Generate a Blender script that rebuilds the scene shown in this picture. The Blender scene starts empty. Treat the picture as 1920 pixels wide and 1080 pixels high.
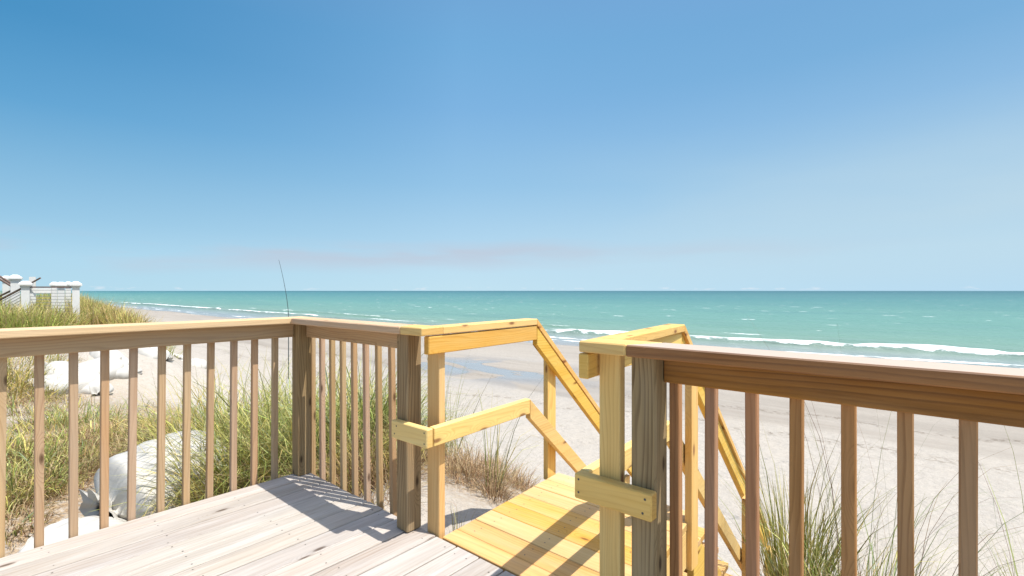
import bpy, math, random
import numpy as np
from mathutils import Vector
random.seed(5); rng = np.random.default_rng(7)
C = bpy.context.scene.collection
sc = bpy.context.scene
R = math.radians

# ------------------------------------------------------------------ camera, sky, sun
# world: X along the shore, Y towards the sea, Z up from the deck floor. Eye 1.2 m above the deck.
AZ = R(40.6)
FW = np.array([-math.sin(AZ), math.cos(AZ)]); RT = np.array([math.cos(AZ), math.sin(AZ)])
EYE = 1.2; FPX = 911.0
cam = bpy.data.cameras.new('camera'); co = bpy.data.objects.new('camera', cam); C.objects.link(co)
co.location = (0, 0, EYE); co.rotation_euler = (R(90), 0, AZ)
cam.sensor_width = 36; cam.lens = 36 * FPX / 1920; cam.shift_y = 5 / 1920
cam.clip_start = 0.05; cam.clip_end = 40000
sc.camera = co

SX, SY = .45, .165                                   # towards the sun, per metre of height
el = math.atan2(1, math.hypot(SX, SY))
sun = bpy.data.lights.new('sun', 'SUN'); so = bpy.data.objects.new('sun', sun); C.objects.link(so)
sun.energy = 3.9; sun.angle = R(.4); sun.color = (1, .945, .86)
so.rotation_euler = Vector((SX, SY, 1)).to_track_quat('Z', 'Y').to_euler()
so.location = (4, 1, 9)

w = bpy.data.worlds.new('World'); sc.world = w; w.use_nodes = True
wn = w.node_tree.nodes; wl = w.node_tree.links; wn.clear()

def mk(nt, t, **k):
    n = nt.nodes.new(t)
    for a, b in k.items():
        if a == 'inp':
            for i, v in b.items(): n.inputs[i].default_value = v
        else: setattr(n, a, b)
    return n
def ramp(nt, pts, src=None, interp='LINEAR'):
    n = nt.nodes.new('ShaderNodeValToRGB'); cr = n.color_ramp; cr.interpolation = interp
    while len(cr.elements) < len(pts): cr.elements.new(.5)
    for e, (p, c) in zip(cr.elements, pts):
        e.position = p; e.color = c if hasattr(c, '__len__') and len(c) == 4 else (tuple(c) + (1,) if hasattr(c, '__len__') else (c, c, c, 1))
    if src is not None: nt.links.new(src, n.inputs[0])
    return n.outputs[0]
def math_(nt, op, a, b=None, c=None, clamp=False):
    n = nt.nodes.new('ShaderNodeMath'); n.operation = op; n.use_clamp = clamp
    for i, v in enumerate((a, b, c)):
        if v is None: continue
        if hasattr(v, 'is_linked') or hasattr(v, 'node'): nt.links.new(v, n.inputs[i])
        else: n.inputs[i].default_value = v
    return n.outputs[0]
def mix(nt, f, a, b, bt='MIX'):
    n = nt.nodes.new('ShaderNodeMix'); n.data_type = 'RGBA'; n.blend_type = bt
    for i, v in ((0, f), (6, a), (7, b)):
        if hasattr(v, 'node'): nt.links.new(v, n.inputs[i])
        elif i == 0: n.inputs[0].default_value = v
        else: n.inputs[i].default_value = tuple(v) + (1,) if len(v) == 3 else v
    return n.outputs[2]
def mapping(nt, vec, scale=(1, 1, 1), loc=(0, 0, 0), rot=(0, 0, 0)):
    n = nt.nodes.new('ShaderNodeMapping'); nt.links.new(vec, n.inputs[0])
    n.inputs['Scale'].default_value = scale; n.inputs['Location'].default_value = loc; n.inputs['Rotation'].default_value = rot
    return n.outputs[0]
def noise(nt, vec, scale=1, detail=4, rough=.5, dist=0, dim='3D'):
    n = nt.nodes.new('ShaderNodeTexNoise'); n.noise_dimensions = dim
    nt.links.new(vec, n.inputs['Vector']); n.inputs['Scale'].default_value = scale
    n.inputs['Detail'].default_value = detail; n.inputs['Roughness'].default_value = rough; n.inputs['Distortion'].default_value = dist
    return n.outputs['Fac']

nt = w.node_tree
sky = mk(nt, 'ShaderNodeTexSky'); sky.sky_type = 'NISHITA'; sky.sun_disc = False
sky.sun_elevation = el
sky.sun_rotation = math.atan2(SX, SY)
sky.altitude = 0; sky.air_density = 1.0; sky.dust_density = .35; sky.ozone_density = 1.6
tc = mk(nt, 'ShaderNodeTexCoord')
EXPO = .68; SKYS = .12
def lin(c):
    return tuple(((x / 255) / 12.92 if x < 10.3 else ((x / 255 + .055) / 1.055) ** 2.4) for x in c)
def skyc(c, g=1.07):
    l = lin(c); m_ = sum(l) / 3
    return tuple((x * .92 + m_ * .08) * g / (2 ** EXPO * SKYS) for x in l)
# clear-air gradient of the sky: deeper away from the sun, paler towards it and near the horizon
sep = mk(nt, 'ShaderNodeSeparateXYZ'); wl.new(tc.outputs['Generated'], sep.inputs[0]); zz = sep.outputs['Z']
def sk3(pts): return ramp(nt, [(z, tuple(v / 8 for v in skyc(c))) for z, c in pts], zz, 'EASE' if False else 'LINEAR')
cl = sk3([(0, (172, 213, 232)), (.05, (166, 210, 233)), (.11, (142, 194, 225)), (.27, (80, 157, 207)), (.38, (50, 138, 192)), (.8, (30, 100, 170))])
cm = sk3([(0, (186, 220, 236)), (.05, (182, 217, 237)), (.10, (168, 208, 234)), (.21, (140, 191, 228)), (.35, (116, 174, 222)), (.51, (98, 164, 214)), (.9, (50, 115, 185))])
cr_ = sk3([(0, (178, 214, 236)), (.07, (182, 214, 232)), (.19, (158, 199, 228)), (.30, (132, 182, 223)), (.38, (112, 170, 216)), (.9, (60, 120, 190))])
hd = mk(nt, 'ShaderNodeVectorMath'); hd.operation = 'DOT_PRODUCT'; wl.new(tc.outputs['Generated'], hd.inputs[0]); hd.inputs[1].default_value = (SX / math.hypot(SX, SY), SY / math.hypot(SX, SY), 0)
hz = math_(nt, 'DIVIDE', hd.outputs['Value'], math_(nt, 'SQRT', math_(nt, 'MAXIMUM', math_(nt, 'SUBTRACT', 1, math_(nt, 'MULTIPLY', zz, zz)), .01)))
fa = mk(nt, 'ShaderNodeMapRange'); wl.new(hz, fa.inputs[0]); fa.inputs[1].default_value = -.98; fa.inputs[2].default_value = -.45
fb = mk(nt, 'ShaderNodeMapRange'); wl.new(hz, fb.inputs[0]); fb.inputs[1].default_value = -.45; fb.inputs[2].default_value = .4
gr = mix(nt, fb.outputs[0], mix(nt, fa.outputs[0], cl, cm), cr_)
gm = mk(nt, 'ShaderNodeVectorMath'); gm.operation = 'SCALE'; wl.new(gr, gm.inputs[0]); gm.inputs['Scale'].default_value = 8
nb = ramp(nt, [(0, 0), (.45, .0), (.6, .5), (1, .8)], zz)
skc = mix(nt, nb, gm.outputs[0], sky.outputs[0])
# faint smoky cloud band low over the sea, pale veil to the right, tiny clouds on the horizon
wob = noise(nt, mapping(nt, tc.outputs['Generated'], (1.7, 1.7, 0)), 1.2, 3, .5)
zc = math_(nt, 'ADD', zz, math_(nt, 'MULTIPLY', math_(nt, 'SUBTRACT', wob, .5), .09))
bnd = ramp(nt, [(.03, 0), (.058, .75), (.075, 1), (.10, 0)], zc)
brk = ramp(nt, [(.4, 0), (.6, 1)], noise(nt, mapping(nt, tc.outputs['Generated'], (2.3, 2.3, 18), (4, 1, 3)), 1.2, 4, .5))
skc = mix(nt, math_(nt, 'MULTIPLY', math_(nt, 'MULTIPLY', bnd, brk), math_(nt, 'SUBTRACT', .7, math_(nt, 'MULTIPLY', fb.outputs[0], .7))), skc, skyc((188, 194, 210)))
vl = ramp(nt, [(0, 0), (.06, .8), (.14, 1), (.3, 0)], zz)
vb = ramp(nt, [(.42, 0), (.7, 1)], noise(nt, mapping(nt, tc.outputs['Generated'], (1.4, 1.4, 6), (9, 2, 0)), 1.1, 4, .5, .3))
skc = mix(nt, math_(nt, 'MULTIPLY', math_(nt, 'MULTIPLY', math_(nt, 'MULTIPLY', vl, vb), fb.outputs[0]), .5), skc, skyc((190, 214, 226)))
puff = noise(nt, mapping(nt, tc.outputs['Generated'], (34, 34, 150)), 1, 4, .6)
pb = ramp(nt, [(0, 0), (.0012, 1), (.004, .8), (.0075, 0)], zz)
skc = mix(nt, math_(nt, 'MULTIPLY', math_(nt, 'MULTIPLY', ramp(nt, [(.58, 0), (.68, 1)], puff), pb), .7), skc, skyc((225, 232, 240)))
# aureole glow round the sun, added outside the frame to lift the shadows
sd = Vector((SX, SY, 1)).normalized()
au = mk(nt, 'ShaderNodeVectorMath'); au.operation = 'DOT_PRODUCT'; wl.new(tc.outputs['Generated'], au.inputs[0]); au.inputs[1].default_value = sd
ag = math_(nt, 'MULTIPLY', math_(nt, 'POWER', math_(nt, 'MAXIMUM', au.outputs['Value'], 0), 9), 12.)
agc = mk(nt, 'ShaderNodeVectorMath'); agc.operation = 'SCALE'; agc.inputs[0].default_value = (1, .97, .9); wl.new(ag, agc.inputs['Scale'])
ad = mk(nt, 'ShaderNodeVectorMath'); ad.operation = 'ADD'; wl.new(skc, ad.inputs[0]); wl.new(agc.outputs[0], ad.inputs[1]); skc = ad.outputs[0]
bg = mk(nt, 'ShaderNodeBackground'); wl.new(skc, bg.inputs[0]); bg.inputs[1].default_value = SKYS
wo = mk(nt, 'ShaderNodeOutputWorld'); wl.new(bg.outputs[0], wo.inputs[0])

sc.view_settings.view_transform = 'Standard'; sc.view_settings.look = 'None'
sc.view_settings.exposure = EXPO; sc.view_settings.gamma = 1; sc.view_settings.use_curve_mapping = False
sc.render.engine = 'CYCLES'
sc.cycles.max_bounces = 6; sc.cycles.transparent_max_bounces = 4

# ------------------------------------------------------------------ object helpers
def tag(o, label=None, cat=None, group=None, kind=None):
    if label: o['label'] = label
    if cat: o['category'] = cat
    if group: o['group'] = group
    if kind: o['kind'] = kind
    return o
def thing(name, label, cat, loc, group=None):
    o = bpy.data.objects.new(name, None); C.objects.link(o); o.location = loc; o.empty_display_size = .1
    return tag(o, label, cat, group)
def link(name, me, parent=None):
    o = bpy.data.objects.new(name, me); C.objects.link(o)
    if parent is not None:
        o.parent = parent; o.location = -Vector(parent.location)
    return o
def np_mesh(name, V, F, mats, smooth=False, attr=None, col=None, mi=None):
    """V (n,3), F (m,4) or (m,3); attr: dict of per-vertex floats; col: per-vertex rgb"""
    me = bpy.data.meshes.new(name); V = np.asarray(V, np.float32); F = np.asarray(F, np.int32)
    k = F.shape[1]
    me.vertices.add(len(V)); me.vertices.foreach_set('co', V.ravel())
    me.loops.add(F.size); me.loops.foreach_set('vertex_index', F.ravel())
    me.polygons.add(len(F)); me.polygons.foreach_set('loop_start', np.arange(0, F.size, k, dtype=np.int32))
    if mi is not None: me.polygons.foreach_set('material_index', mi)
    me.polygons.foreach_set('use_smooth', np.full(len(F), smooth))
    for n, a in (attr or {}).items():
        at = me.attributes.new(n, 'FLOAT', 'POINT'); at.data.foreach_set('value', np.asarray(a, np.float32))
    if col is not None:
        at = me.attributes.new('col', 'FLOAT_COLOR', 'POINT')
        c4 = np.ones((len(V), 4), np.float32); c4[:, :3] = col; at.data.foreach_set('color', c4.ravel())
    me.update(calc_edges=True); me.validate()
    for m in (mats if isinstance(mats, (list, tuple)) else [mats]): me.materials.append(m)
    return me

class Wood:
    """collects boards; every board carries its own grain coordinates (u along it) and a random number"""
    def __init__(s): s.v = []; s.f = []; s.uv = []; s.rnd = []; s.mi = []
    def board(s, P, ax, mi=0, b=.003, rnd=None):
        """P: 8 corners, index = i + 2j + 4k over local axes (x,y,z); ax: long axis"""
        P = [Vector(p) for p in P]
        r = random.random() if rnd is None else rnd
        ex = [(P[1] - P[0]), (P[2] - P[0]), (P[4] - P[0])]
        L = [e.length for e in ex]; ctr = sum(P, Vector()) / 8
        b = min(b, min(L) * .2)
        def pt(i, j, k, ins):
            # ins: per axis inset in metres
            t = [(ins[a] / L[a]) if (i, j, k)[a] == 0 else 1 - ins[a] / L[a] for a in range(3)]
            q = Vector()
            for ii in (0, 1):
                for jj in (0, 1):
                    for kk in (0, 1):
                        wt = (t[0] if ii else 1 - t[0]) * (t[1] if jj else 1 - t[1]) * (t[2] if kk else 1 - t[2])
                        q += P[ii + 2 * jj + 4 * kk] * wt
            return q
        base = len(s.v); idx = {}
        for i in (0, 1):
            for j in (0, 1):
                for k in (0, 1):
                    for a in range(3):                    # three bevel vertices for each corner; a = axis NOT inset
                        ins = [b, b, b]; ins[a] = 0
                        idx[i, j, k, a] = len(s.v); s.v.append(pt(i, j, k, ins))
        oth = [a for a in range(3) if a != ax]
        ou, ov = r * 61.7, r * 13.3
        def uvof(vi, n_ax, side):
            p = s.v[vi]; d = p - P[0]
            c = [d.dot(ex[a]) / L[a] for a in range(3)]
            if n_ax == ax: return (c[oth[0]] + ou + 40, c[oth[1]] + ov)
            cr = [a for a in oth if a != n_ax][0]
            return (c[ax] + ou + 7.3 * n_ax + 3.1 * side, c[cr] + ov + .9 * n_ax + 2.3 * side)
        def face(vs, n_ax, side):
            pts = [s.v[q] for q in vs]; n = (pts[1] - pts[0]).cross(pts[2] - pts[0])
            c = sum(pts, Vector()) / len(pts)
            if n.dot(c - ctr) < 0: vs = vs[::-1]
            s.f.append(vs); s.mi.append(mi); s.uv.append([uvof(q, n_ax, side) for q in vs]); s.rnd.append((r, 1. if n_ax == ax else 0.))
        for a in range(3):
            o1, o2 = [q for q in range(3) if q != a]
            for sd in (0, 1):
                vs = []
                for (x, y) in ((0, 0), (1, 0), (1, 1), (0, 1)):
                    ijk = [0, 0, 0]; ijk[a] = sd; ijk[o1] = x; ijk[o2] = y; vs.append(idx[tuple(ijk) + (a,)])
                face(vs, a, sd)
        for a in range(3):                                # 12 bevel strips
            o1, o2 = [q for q in range(3) if q != a]
            for x in (0, 1):
                for y in (0, 1):
                    q0 = [0, 0, 0]; q0[o1] = x; q0[o2] = y; q1 = list(q0); q1[a] = 1
                    face([idx[tuple(q0) + (o1,)], idx[tuple(q1) + (o1,)], idx[tuple(q1) + (o2,)], idx[tuple(q0) + (o2,)]], o1 if o1 != ax else o2, x)
        for i in (0, 1):
            for j in (0, 1):
                for k in (0, 1): face([idx[i, j, k, 0], idx[i, j, k, 1], idx[i, j, k, 2]], ax, i)
    def box(s, x0, x1, y0, y1, z0, z1, ax, sh=0., y_ref=0., top=None, **k):
        """axis box; sh shears X with Y (boards set slightly out of square)"""
        P = []
        for kz in (z0, z1):
            for ky in (y0, y1):
                for kx in (x0, x1): P.append((kx + sh * (ky - y_ref), ky, kz))
        s.board(P, ax, **k)
    def nail(s, x, y, z, r=.0045, mi=1):
        b = len(s.v)
        for q in range(7): s.v.append(Vector((x + r * math.cos(q * .8976), y + r * math.sin(q * .8976), z)))
        s.f.append([b + q for q in range(7)]); s.mi.append(mi); s.uv.append([(0, 0)] * 7); s.rnd.append((0, 0))
    def screw(s, c, ax, r=.0042, mi=1):
        b = len(s.v)
        for q in range(7):
            a, d = r * math.cos(q * .8976), r * math.sin(q * .8976)
            s.v.append(Vector((c[0] + a, c[1], c[2] + d)) if ax == 1 else Vector((c[0], c[1] + a, c[2] + d)))
        s.f.append([b + q for q in (range(7) if ax == 1 else range(7))]); s.mi.append(mi); s.uv.append([(0, 0)] * 7); s.rnd.append((0, 0))
    def build(s, name, mats, parent, label=None):
        me = bpy.data.meshes.new(name); me.from_pydata([tuple(v) for v in s.v], [], s.f)
        uv = me.uv_layers.new(name='UVMap'); u = [c for f in s.uv for q in f for c in q]; uv.data.foreach_set('uv', u)
        at = me.attributes.new('rnd', 'FLOAT', 'FACE'); at.data.foreach_set('value', [r[0] for r in s.rnd])
        at = me.attributes.new('endg', 'FLOAT', 'FACE'); at.data.foreach_set('value', [r[1] for r in s.rnd])
        for m in (mats if isinstance(mats, (list, tuple)) else [mats]): me.materials.append(m)
        me.polygons.foreach_set('material_index', s.mi); me.update()
        o = link(name, me, parent)
        if label: o['label'] = label
        return o

# ------------------------------------------------------------------ materials
def newmat(name):
    m = bpy.data.materials.new(name); m.use_nodes = True; t = m.node_tree; t.nodes.clear()
    out = mk(t, 'ShaderNodeOutputMaterial'); p = mk(t, 'ShaderNodeBsdfPrincipled'); t.links.new(p.outputs[0], out.inputs[0])
    return m, t, p, out
def attr(t, n):
    a = mk(t, 'ShaderNodeAttribute'); a.attribute_name = n; return a
def wood_mat(name, c_light, c_mid, c_dark, knot, tintamt=.25, grain=.5, grey=None, greyamt=0., ring=26., rough=.75, knots=1., streak=.35, white=None, swirl=.62):
    m, t, p, out = newmat(name)
    uv = mk(t, 'ShaderNodeUVMap').outputs[0]; rn = attr(t, 'rnd').outputs['Fac']
    # knots: sparse stretched cells
    kv = mk(t, 'ShaderNodeTexVoronoi'); kv.voronoi_dimensions = '2D'; kv.feature = 'F1'
    t.links.new(mapping(t, uv, (3.2, 9, 1)), kv.inputs['Vector']); kv.inputs['Scale'].default_value = 1; kv.inputs['Randomness'].default_value = .9
    ksep = mk(t, 'ShaderNodeSeparateColor'); t.links.new(kv.outputs['Color'], ksep.inputs[0])
    has = math_(t, 'GREATER_THAN', ksep.outputs[0], 1 - .26 * knots)
    kd = math_(t, 'ADD', kv.outputs['Distance'], math_(t, 'MULTIPLY', ksep.outputs[1], .03))
    bul = math_(t, 'MULTIPLY', has, ramp(t, [(0, 1), (.14, .7), (.48, 0)], kd, 'EASE'))
    kmask = math_(t, 'MULTIPLY', has, ramp(t, [(.05, 1), (.085, .75), (.12, .18), (.2, 0)], kd))
    # growth rings: drifting bands that wrap round the knots
    dr = noise(t, mapping(t, uv, (.55, 3.5, 1)), 1, 3, .5)
    sp = mk(t, 'ShaderNodeSeparateXYZ'); t.links.new(uv, sp.inputs[0])
    ph = math_(t, 'ADD', math_(t, 'MULTIPLY', sp.outputs[1], ring * 2.2), math_(t, 'MULTIPLY', dr, ring * swirl))
    ph = math_(t, 'ADD', ph, math_(t, 'MULTIPLY', bul, 5.0))
    saw = math_(t, 'FRACT', ph)
    rings = ramp(t, [(0, .15), (.55, .35), (.82, 1), (.93, .8), (1, .15)], saw)
    rstr = noise(t, mapping(t, uv, (.7, 9, 1), (5, 2, 0)), 1, 2)
    rings = math_(t, 'MULTIPLY', rings, ramp(t, [(.3, .15), (.7, 1)], rstr))
    fine = noise(t, mapping(t, uv, (5, 260, 1)), 1, 3, .6)
    fine2 = noise(t, mapping(t, uv, (1.6, 45, 1)), 1, 4, .6)
    blot = noise(t, mapping(t, uv, (1.1, 5, 1), (3, 9, 0)), 1, 5, .6)
    base = mix(t, ramp(t, [(.3, 0), (.7, 1)], blot), c_light, c_mid)
    base = mix(t, math_(t, 'MULTIPLY', rings, grain), base, c_dark)
    base = mix(t, math_(t, 'MULTIPLY', ramp(t, [(.45, 0), (.75, 1)], fine2), streak), base, c_dark)
    if grey:
        g = noise(t, mapping(t, uv, (.9, 7, 1), (11, 4, 0)), 1, 6, .65)
        base = mix(t, math_(t, 'MULTIPLY', ramp(t, [(.4, 0), (.68, 1)], g), greyamt), base, grey)
    if white:
        g = noise(t, mapping(t, uv, (1.3, 16, 1), (1, 14, 0)), 1, 5, .7)
        base = mix(t, math_(t, 'MULTIPLY', ramp(t, [(.48, 0), (.64, 1)], g), .5), base, white)
    base = mix(t, math_(t, 'MULTIPLY', kmask, .9), base, knot)
    e = attr(t, 'endg').outputs['Fac']
    base = mix(t, math_(t, 'MULTIPLY', e, .35), base, c_dark)
    hs = mk(t, 'ShaderNodeHueSaturation'); t.links.new(base, hs.inputs['Color'])
    t.links.new(math_(t, 'ADD', math_(t, 'MULTIPLY', rn, tintamt), 1 - tintamt / 2), hs.inputs['Value'])
    r2 = math_(t, 'FRACT', math_(t, 'MULTIPLY', rn, 17.3))
    t.links.new(math_(t, 'ADD', math_(t, 'MULTIPLY', r2, tintamt * 1.2), 1 - tintamt * .6), hs.inputs['Saturation'])
    r3 = math_(t, 'FRACT', math_(t, 'MULTIPLY', rn, 41.9))
    t.links.new(math_(t, 'ADD', math_(t, 'MULTIPLY', r3, .02), .49), hs.inputs['Hue'])
    t.links.new(hs.outputs[0], p.inputs['Base Color'])
    p.inputs['Roughness'].default_value = rough; p.inputs['Specular IOR Level'].default_value = .25
    h = math_(t, 'ADD', math_(t, 'MULTIPLY', rings, -.5), math_(t, 'MULTIPLY', fine, .8))
    h = math_(t, 'ADD', h, math_(t, 'MULTIPLY', fine2, -.8))
    bp = mk(t, 'ShaderNodeBump'); bp.inputs['Strength'].default_value = .5; bp.inputs['Distance'].default_value = .0012
    t.links.new(h, bp.inputs['Height']); t.links.new(bp.outputs[0], p.inputs['Normal'])
    return m
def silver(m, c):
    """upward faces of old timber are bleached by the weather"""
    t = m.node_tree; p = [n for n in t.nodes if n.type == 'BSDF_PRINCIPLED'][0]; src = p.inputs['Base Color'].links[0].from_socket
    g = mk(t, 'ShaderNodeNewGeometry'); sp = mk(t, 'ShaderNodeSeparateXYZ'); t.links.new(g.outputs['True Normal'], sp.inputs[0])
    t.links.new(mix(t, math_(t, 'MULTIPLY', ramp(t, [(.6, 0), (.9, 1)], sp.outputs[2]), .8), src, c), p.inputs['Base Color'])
M_deck = wood_mat('bleached deck boards', (.50, .455, .41), (.43, .385, .335), (.26, .205, .16), (.09, .06, .04), .24, .65, (.36, .34, .325), .55, 20, .85, .7, .5, (.55, .525, .50))
M_old = wood_mat('weathered pine', (.55, .38, .225), (.48, .315, .17), (.28, .15, .07), (.09, .05, .025), .2, .75, (.43, .35, .265), .45, 26, .8, .6, .45)
M_oldcap = wood_mat('bleached cap rail pine', (.66, .475, .29), (.60, .41, .235), (.36, .22, .115), (.12, .07, .04), .1, .6, (.58, .49, .40), .4, 26, .8, .4, .4)
M_brown = wood_mat('brown weathered pine', (.43, .205, .062), (.34, .15, .042), (.125, .045, .012), (.05, .022, .01), .1, .9, (.31, .20, .115), .5, 26, .8, .5, .7, (.14, .065, .025), .2)
M_brownbal = wood_mat('brown baluster pine', (.50, .275, .125), (.42, .215, .09), (.20, .09, .032), (.06, .03, .015), .12, .85, (.42, .28, .175), .4, 26, .8, .7, .6)
M_post = wood_mat('weathered post timber', (.40, .285, .15), (.33, .225, .11), (.12, .068, .028), (.05, .028, .014), .10, .95, (.35, .28, .19), .4, 24, .8, .7, .55)
M_new = wood_mat('fresh yellow pine', (.78, .51, .155), (.73, .45, .12), (.52, .26, .045), (.20, .07, .02), .17, .7, (.72, .57, .26), .4, 24, .6, 1.9, .35)
M_walk = wood_mat('fresh yellow pine boards', (.68, .42, .15), (.62, .365, .115), (.43, .21, .055), (.18, .08, .03), .2, .6, (.66, .52, .34), .35, 18, .65, .7, .35)
silver(M_brown, (.50, .43, .37))
m, t, p, _ = newmat('dark nail'); p.inputs['Base Color'].default_value = (.09, .075, .065, 1); p.inputs['Roughness'].default_value = .6
M_nail = m

# sand: dry pale above, darker and damp towards the water, sky-bright shallow pools
m, t, p, _ = newmat('sand'); M_sand = m
tcn = mk(t, 'ShaderNodeTexCoord'); ob = tcn.outputs['Object']
sp = mk(t, 'ShaderNodeSeparateXYZ'); t.links.new(ob, sp.inputs[0])
n1 = noise(t, mapping(t, ob, (.05, .35, 1)), 1, 5, .6); n2 = noise(t, ob, 9, 6, .7); n3 = noise(t, mapping(t, ob, (.12, .8, 1), (4, 1, 0)), 1, 6, .6, .6)
yy = math_(t, 'ADD', attr(t, 'ys').outputs['Fac'], math_(t, 'MULTIPLY', math_(t, 'SUBTRACT', n1, .5), 9))
wet = ramp(t, [(0, 0), (.20, .05), (.27, .15), (.31, .85), (.42, .75), (.50, .4), (.62, .65), (.74, .62), (.85, 1)], math_(t, 'DIVIDE', yy, 34))
dry = mix(t, ramp(t, [(.35, 0), (.65, 1)], n2), (.425, .39, .345), (.37, .335, .29))
big = noise(t, ob, .45, 4, .6)
dry = mix(t, math_(t, 'MULTIPLY', ramp(t, [(.45, 0), (.7, 1)], big), .35), dry, (.42, .37, .305))
damp = mix(t, ramp(t, [(.4, 0), (.62, 1)], n3), (.31, .275, .235), (.25, .22, .185))
sc_ = mix(t, wet, dry, damp)
# wrack and tyre lines along the shore
lines = noise(t, mapping(t, ob, (.10, 2.2, 1), (0, 3, 0)), 1, 5, .65, .4)
lm = math_(t, 'MULTIPLY', ramp(t, [(.60, 0), (.68, 1)], lines), ramp(t, [(.16, 0), (.26, .8), (.55, .5), (.7, 0)], math_(t, 'DIVIDE', sp.outputs[1], 34)))
sc_ = mix(t, math_(t, 'MULTIPLY', lm, .5), sc_, (.27, .22, .18))
for wy, wn_ in ((8.0, 3), (11.4, 8)):
    wl2 = math_(t, 'ABSOLUTE', math_(t, 'SUBTRACT', math_(t, 'ADD', attr(t, 'ys').outputs['Fac'], math_(t, 'MULTIPLY', noise(t, mapping(t, ob, (.22, .05, 1), (wn_, 0, 0)), 1, 3), 5)), wy + 2.5))
    wm = math_(t, 'MULTIPLY', ramp(t, [(0, 1), (.12, .6), (.4, 0)], wl2), ramp(t, [(.48, 0), (.6, 1)], noise(t, ob, 6, 4, .7)))
    sc_ = mix(t, math_(t, 'MULTIPLY', wm, .75), sc_, (.13, .10, .07))
# crumbly specks (shell, weed) on dry sand
vo = mk(t, 'ShaderNodeTexVoronoi'); t.links.new(ob, vo.inputs['Vector']); vo.inputs['Scale'].default_value = 5.5
spk = math_(t, 'MULTIPLY', ramp(t, [(.05, 1), (.12, 0)], vo.outputs['Distance']), ramp(t, [(.52, 0), (.62, 1)], noise(t, ob, .5, 3)))
sc_ = mix(t, math_(t, 'MULTIPLY', spk, .55), sc_, (.25, .21, .16))
# straw litter on the dune back
lit = attr(t, 'litter').outputs['Fac']
ln = noise(t, mapping(t, ob, (14, 14, 14)), 1, 5, .75)
sc_ = mix(t, math_(t, 'MULTIPLY', lit, ramp(t, [(.38, 0), (.55, .9)], ln)), sc_, mix(t, ramp(t, [(.4, 0), (.6, 1)], noise(t, ob, 40, 3)), (.36, .25, .14), (.20, .13, .07)))
pool = attr(t, 'pool').outputs['Fac']
pn = noise(t, mapping(t, ob, (.30, .52, 1), (2, 5, 0), (0, 0, .6)), 1, 2, .45, .9)
pm = math_(t, 'MULTIPLY', pool, ramp(t, [(.43, 0), (.50, 1)], pn))
sc_ = mix(t, math_(t, 'MULTIPLY', pm, .75), sc_, (.24, .235, .235))
t.links.new(sc_, p.inputs['Base Color'])
ro = mk(t, 'ShaderNodeMapRange'); t.links.new(pm, ro.inputs[0]); ro.inputs[3].default_value = .9; ro.inputs[4].default_value = .06
wr = math_(t, 'SUBTRACT', ro.outputs[0], math_(t, 'MULTIPLY', ramp(t, [(.80, 0), (.9, 1)], math_(t, 'DIVIDE', yy, 34)), .55))
t.links.new(math_(t, 'MAXIMUM', wr, .06), p.inputs['Roughness']); p.inputs['Specular IOR Level'].default_value = .3
fv = mk(t, 'ShaderNodeTexVoronoi'); t.links.new(mapping(t, ob, (1, 1, 1)), fv.inputs['Vector']); fv.inputs['Scale'].default_value = 2.3
fp = math_(t, 'MULTIPLY', ramp(t, [(.08, 1), (.26, 0)], fv.outputs['Distance']), ramp(t, [(.42, 0), (.55, 1)], noise(t, mapping(t, ob, (.25, .5, 1)), 1, 3)))
h1 = noise(t, ob, 3.2, 5, .6); h2 = noise(t, ob, 26, 4, .7)
hh = math_(t, 'ADD', math_(t, 'MULTIPLY', h1, .10), math_(t, 'MULTIPLY', h2, .02))
hh = math_(t, 'SUBTRACT', hh, math_(t, 'MULTIPLY', fp, .035))
hh = math_(t, 'MULTIPLY', hh, math_(t, 'SUBTRACT', 1, math_(t, 'MAXIMUM', pm, math_(t, 'MULTIPLY', wet, .75))))
bp = mk(t, 'ShaderNodeBump'); bp.inputs['Strength'].default_value = .8; bp.inputs['Distance'].default_value = 1; t.links.new(hh, bp.inputs['Height']); t.links.new(bp.outputs[0], p.inputs['Normal'])

# sea: turquoise water, deeper tone far out, foam where the surf attribute or the wind says so
m, t, p, out = newmat('sea water'); M_sea = m
tcn = mk(t, 'ShaderNodeTexCoord'); ob = tcn.outputs['Object']
sp = mk(t, 'ShaderNodeSeparateXYZ'); t.links.new(ob, sp.inputs[0])
yl = math_(t, 'DIVIDE', math_(t, 'LOGARITHM', math_(t, 'MAXIMUM', math_(t, 'SUBTRACT', attr(t, 'ys').outputs['Fac'], 26.5), 1), 10), 4)
yl = math_(t, 'ADD', yl, math_(t, 'MULTIPLY', math_(t, 'SUBTRACT', noise(t, mapping(t, ob, (.006, .02, 1)), 1, 3), .5), .12))
wc = ramp(t, [(0, (.27, .265, .255)), (.15, (.25, .28, .285)), (.22, (.22, .27, .245)), (.28, (.175, .265, .205)), (.34, (.145, .26, .20)), (.45, (.11, .245, .20)), (.6, (.06, .18, .17)), (.8, (.02, .10, .115))], yl)
pat = noise(t, mapping(t, ob, (.02, .06, 1), (7, 0, 0)), 1, 4, .6)
wc = mix(t, math_(t, 'MULTIPLY', ramp(t, [(.5, 0), (.7, 1)], pat), .3), wc, (.06, .165, .165))
fo = attr(t, 'foam').outputs['Fac']
fn = noise(t, mapping(t, ob, (1.0, 2.2, 1)), 1.4, 6, .7)
fm = math_(t, 'ADD', math_(t, 'MULTIPLY', fo, 1.5), math_(t, 'MULTIPLY', math_(t, 'SUBTRACT', fn, .5), 2.0))
fm = ramp(t, [(.45, 0), (.75, 1)], fm)
cap_n = noise(t, mapping(t, ob, (.17, .38, 1), (3, 8, 0)), 1, 4, .62)
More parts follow.
